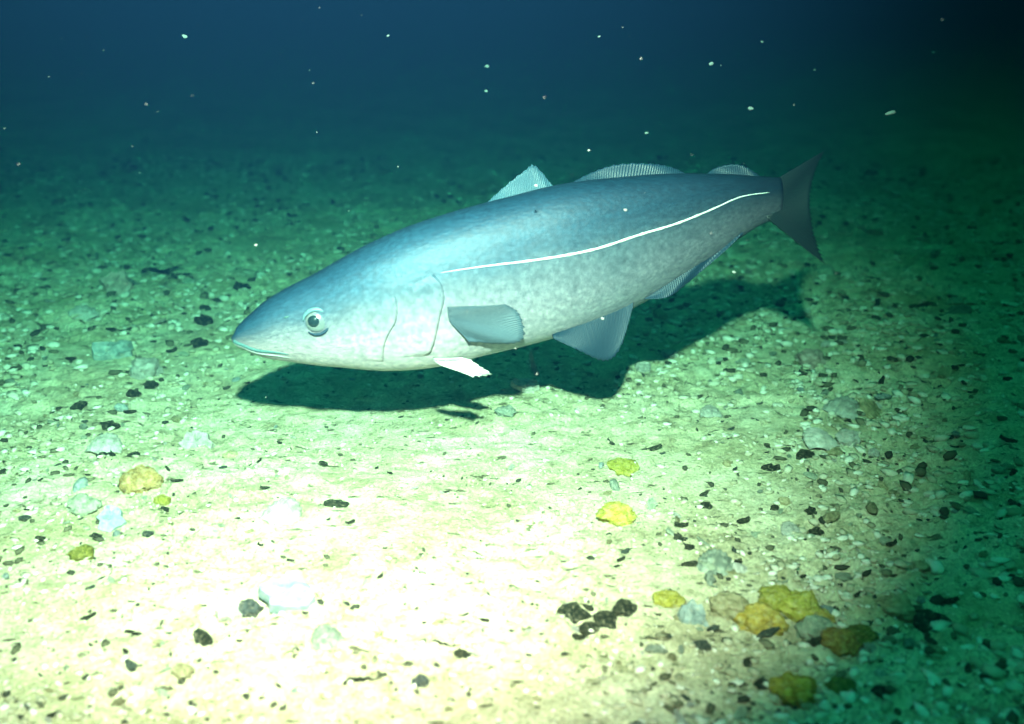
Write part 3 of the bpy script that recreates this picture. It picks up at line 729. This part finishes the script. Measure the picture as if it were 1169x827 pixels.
def uni(x0, x1, y0, y1, avoid=None, pw=1.0):
    def z(r):
        while True:
            y = y0 + (y1 - y0) * r.random() ** pw
            k = (y * .927 + .22) / 1253 * 584 * 1.03
            x = r.uniform(max(x0, -k), min(x1, k))
            if avoid is None or not avoid(x, y): return x, y
    return z
small = lambda a, b: (lambda r: a + (b - a) * r.random() ** 2.2)
in_pool = lambda x, y: (x + .15) ** 2 / .26 ** 2 + (y - 1.1) ** 2 / .26 ** 2 < 1
near_fish = lambda x, y: -.33 < x < .30 and abs(y - 1.46 - (x + .05) * .45) < .16
strew(34, chips, ['dark'], small(.006, .017), uni(-.42, .12, .86, 1.30), 'dark_chip', 'chip', "small TONE chip lying on the brightest sand in front of the fish", "dark chips on the bright pool of sand", .6, .45, 21)
strew(70, chips, ['dark', 'greydark'], small(.007, .022), uni(-.8, -.30, .70, 1.9, in_pool), 'dark_chip', 'chip', "small TONE chip on the greenish sand ahead of the fish's snout", "dark chips on the sand beyond the snout", .6, .5, 22)
strew(105, chips, ['dark', 'greydark'], small(.007, .024), uni(.10, .9, .70, 1.6, lambda x, y: in_pool(x, y) or near_fish(x, y)), 'dark_chip', 'chip', "small TONE chip on the dim green sand below the fish's tail", "dark chips on the dim sand below the tail", .6, .5, 23)
strew(50, chips, ['dark', 'greydark'], small(.010, .032), uni(-1.4, 1.5, 1.75, 3.2, near_fish), 'dark_chip', 'chip', "TONE chip on the shadowy seabed behind the fish", "dark chips on the seabed behind the fish", .6, .5, 24)
strew(60, pales, ['white', 'cream', 'palegreen'], small(.007, .022), uni(-.8, -.28, .70, 1.9), 'shell_flake', 'shell flake', "small TONE shell flake on the greenish sand ahead of the fish's snout", "pale flakes on the sand beyond the snout", .6, .5, 31)
strew(95, pales, ['white', 'palegreen', 'tan'], small(.008, .026), uni(.08, .9, .70, 1.75, near_fish), 'shell_flake', 'shell flake', "small TONE shell flake on the dim green sand below the fish's tail", "pale flakes on the dim sand below the tail", .6, .55, 32)
strew(55, pales, ['white', 'palegreen', 'pink'], small(.010, .034), uni(-1.4, 1.5, 1.75, 3.2, near_fish), 'shell_flake', 'shell flake', "TONE shell flake on the shadowy seabed behind the fish", "pale flakes on the seabed behind the fish", .6, .55, 33)
strew(45, pales, ['white', 'cream'], small(.006, .018), uni(-.45, .15, .72, 1.28), 'shell_flake', 'shell flake', "small TONE shell flake on the brightest sand in front of the fish", "pale flakes on the bright pool of sand", .5, .4, 34)
strew(90, pebs, ['cream', 'palegreen', 'tan', 'bluegrey', 'greygreen'], small(.008, .024), uni(-.9, 1.0, .70, 1.8, lambda x, y: in_pool(x, y) or near_fish(x, y)), 'pebble', 'pebble', "small TONE pebble half buried in the sand around the fish", "small pebbles around the fish", .8, .4, 41, .1)
strew(60, pebs, ['cream', 'palegreen', 'greygreen', 'tan'], small(.012, .045), uni(-1.6, 1.7, 1.8, 3.6, near_fish), 'pebble', 'pebble', "TONE pebble on the shadowy seabed behind the fish", "pebbles on the seabed behind the fish", .8, .4, 42, .1)

# ---- gravel: tens of thousands of grains, one object
def gravel():
    ico = lump_mesh("grain", 5, 1, .45, 1.9)
    bv = np.array([v.co[:] for v in ico.vertices]); bf = np.array([p.vertices[:] for p in ico.polygons]); bpy.data.meshes.remove(ico)
    n = 60000
    y = .62 + 2.6 * RNG.random(n) ** 1.25
    k = (y * .927 + .22) / 1253 * 584 * 1.08
    x = RNG.uniform(-1, 1, n) * k
    side = np.clip((np.hypot(x + .15, (y - 1.15) * .85) - .22) / .45, .12, 1)
    s = .0018 + (.004 + .011 * side) * RNG.random(n) ** 4
    patch = vnoise(x * 6, y * 6, 21) + .5 * vnoise(x * 17, y * 17, 22)
    keep = RNG.random(n) < np.clip(.22 + 1.3 * patch * (.3 + .7 * side) + .55 * side, .05, 1)
    x, y, s = x[keep], y[keep], s[keep]; n = len(x)
    z = ground_h(x, y) + s * .15
    a = RNG.uniform(0, 6.28, n); sx = s * RNG.uniform(.8, 1.6, n); sy = s * RNG.uniform(.6, 1.1, n); sz = s * RNG.uniform(.4, .9, n)
    X = bv[None, :, 0] * sx[:, None]; Y = bv[None, :, 1] * sy[:, None]; Z = bv[None, :, 2] * sz[:, None]
    ca, sa = np.cos(a)[:, None], np.sin(a)[:, None]
    V = np.stack([x[:, None] + X * ca - Y * sa, y[:, None] + X * sa + Y * ca, z[:, None] + Z], -1).reshape(-1, 3)
    Fc = (bf[None] + (np.arange(n) * len(bv))[:, None, None]).reshape(-1, 3)
    m_ = bpy.data.meshes.new("gravel")
    m_.vertices.add(len(V)); m_.vertices.foreach_set("co", V.astype(np.float32).ravel())
    m_.loops.add(Fc.size); m_.loops.foreach_set("vertex_index", Fc.astype(np.int32).ravel())
    m_.polygons.add(len(Fc)); m_.polygons.foreach_set("loop_start", np.arange(0, Fc.size, 3, dtype=np.int32)); m_.polygons.foreach_set("loop_total", np.full(len(Fc), 3, dtype=np.int32))
    m_.update()
    t = NT("gravel_grains"); g = t.node("ShaderNodeNewGeometry")
    col = t.ramp(g.outputs["Random Per Island"], [(0, (.03, .035, .025)), (.16, (.10, .10, .06)), (.24, (.34, .32, .22)), (.55, (.50, .47, .36)), (.8, (.66, .64, .56)), (1, (.76, .74, .66))])
    t.set(col, .8, Specular_IOR_Level=.25)
    o = link("gravel", m_, t.m); o["kind"] = "stuff"; o["label"] = "fine shell gravel strewn over the pale sand"
gravel()

# ---- specks drifting in the water
sp_t = NT("drifting_speck"); M['speck'] = sp_t.set((.22, .25, .25), .8)
for k, (x, y, z, w) in enumerate(SPECKS):
    o = link("drifting_speck", lump_mesh("drifting_speck", 300 + k, 2, .35, 1.8), M['speck'])
    o.location = (x, y, z); w *= (.34, .5, .42)[k % 3] if k > 1 else .55; o.scale = (w * (1.2 if k != 1 else 1.7), w * .7, w * (.8 if k != 1 else .5)); o.rotation_euler = (0, -.25 if k == 1 else .3 * (k % 3 - 1), 0)
    tag(o, "pale speck drifting in the dark water over the seabed", "speck", "specks drifting in the water")

def fine_specks():
    n = 1500
    g = lump_mesh("speck", 77, 1, .4, 1.8); bv = np.array([v.co[:] for v in g.vertices]); bf = [tuple(p.vertices) for p in g.polygons]; bpy.data.meshes.remove(g)
    y = RNG.uniform(1.0, 3.0, n); x = RNG.uniform(-1, 1, n) * (.22 + .55 * y); z = .06 + RNG.random(n) * 1.1
    s = .0005 + .0016 * RNG.random(n) ** 3
    V = (np.stack([x, y, z], -1)[:, None] + bv[None] * s[:, None, None] * RNG.uniform(.5, 1.6, (n, 1, 3))).reshape(-1, 3)
    F = [tuple(i + k * len(bv) for i in f) for k in range(n) for f in bf]
    o = link("fine_specks", mesh_from("fine_specks", V, F), M['speck']); o["kind"] = "stuff"; o["label"] = "dust-fine specks suspended throughout the water"
fine_specks()

# ------------------------------------------------------------------ the water itself
def water_haze():
    bm = bmesh.new(); bmesh.ops.create_cube(bm, size=1.0)
    bmesh.ops.scale(bm, vec=(130, 160, 3.2), verts=bm.verts); bmesh.ops.translate(bm, vec=(0, 15, -.25), verts=bm.verts)
    m_ = bpy.data.meshes.new("haze"); bm.to_mesh(m_); bm.free()
    mat = bpy.data.materials.new("sea_water"); mat.use_nodes = True
    n = mat.node_tree.nodes; n.clear()
    pv = n.new("ShaderNodeVolumePrincipled"); out = n.new("ShaderNodeOutputMaterial")
    pv.inputs["Density"].default_value = 1.85
    pv.inputs["Color"].default_value = (.001, .010, .026, 1)
    pv.inputs["Absorption Color"].default_value = (.085, .42, .35, 1)
    pv.inputs["Anisotropy"].default_value = .5
    mat.node_tree.links.new(pv.outputs[0], out.inputs["Volume"])
    o = link("haze", m_, mat, smooth=False); o["kind"] = "stuff"; o["label"] = "green blue sea water that swallows the far seabed"
water_haze()
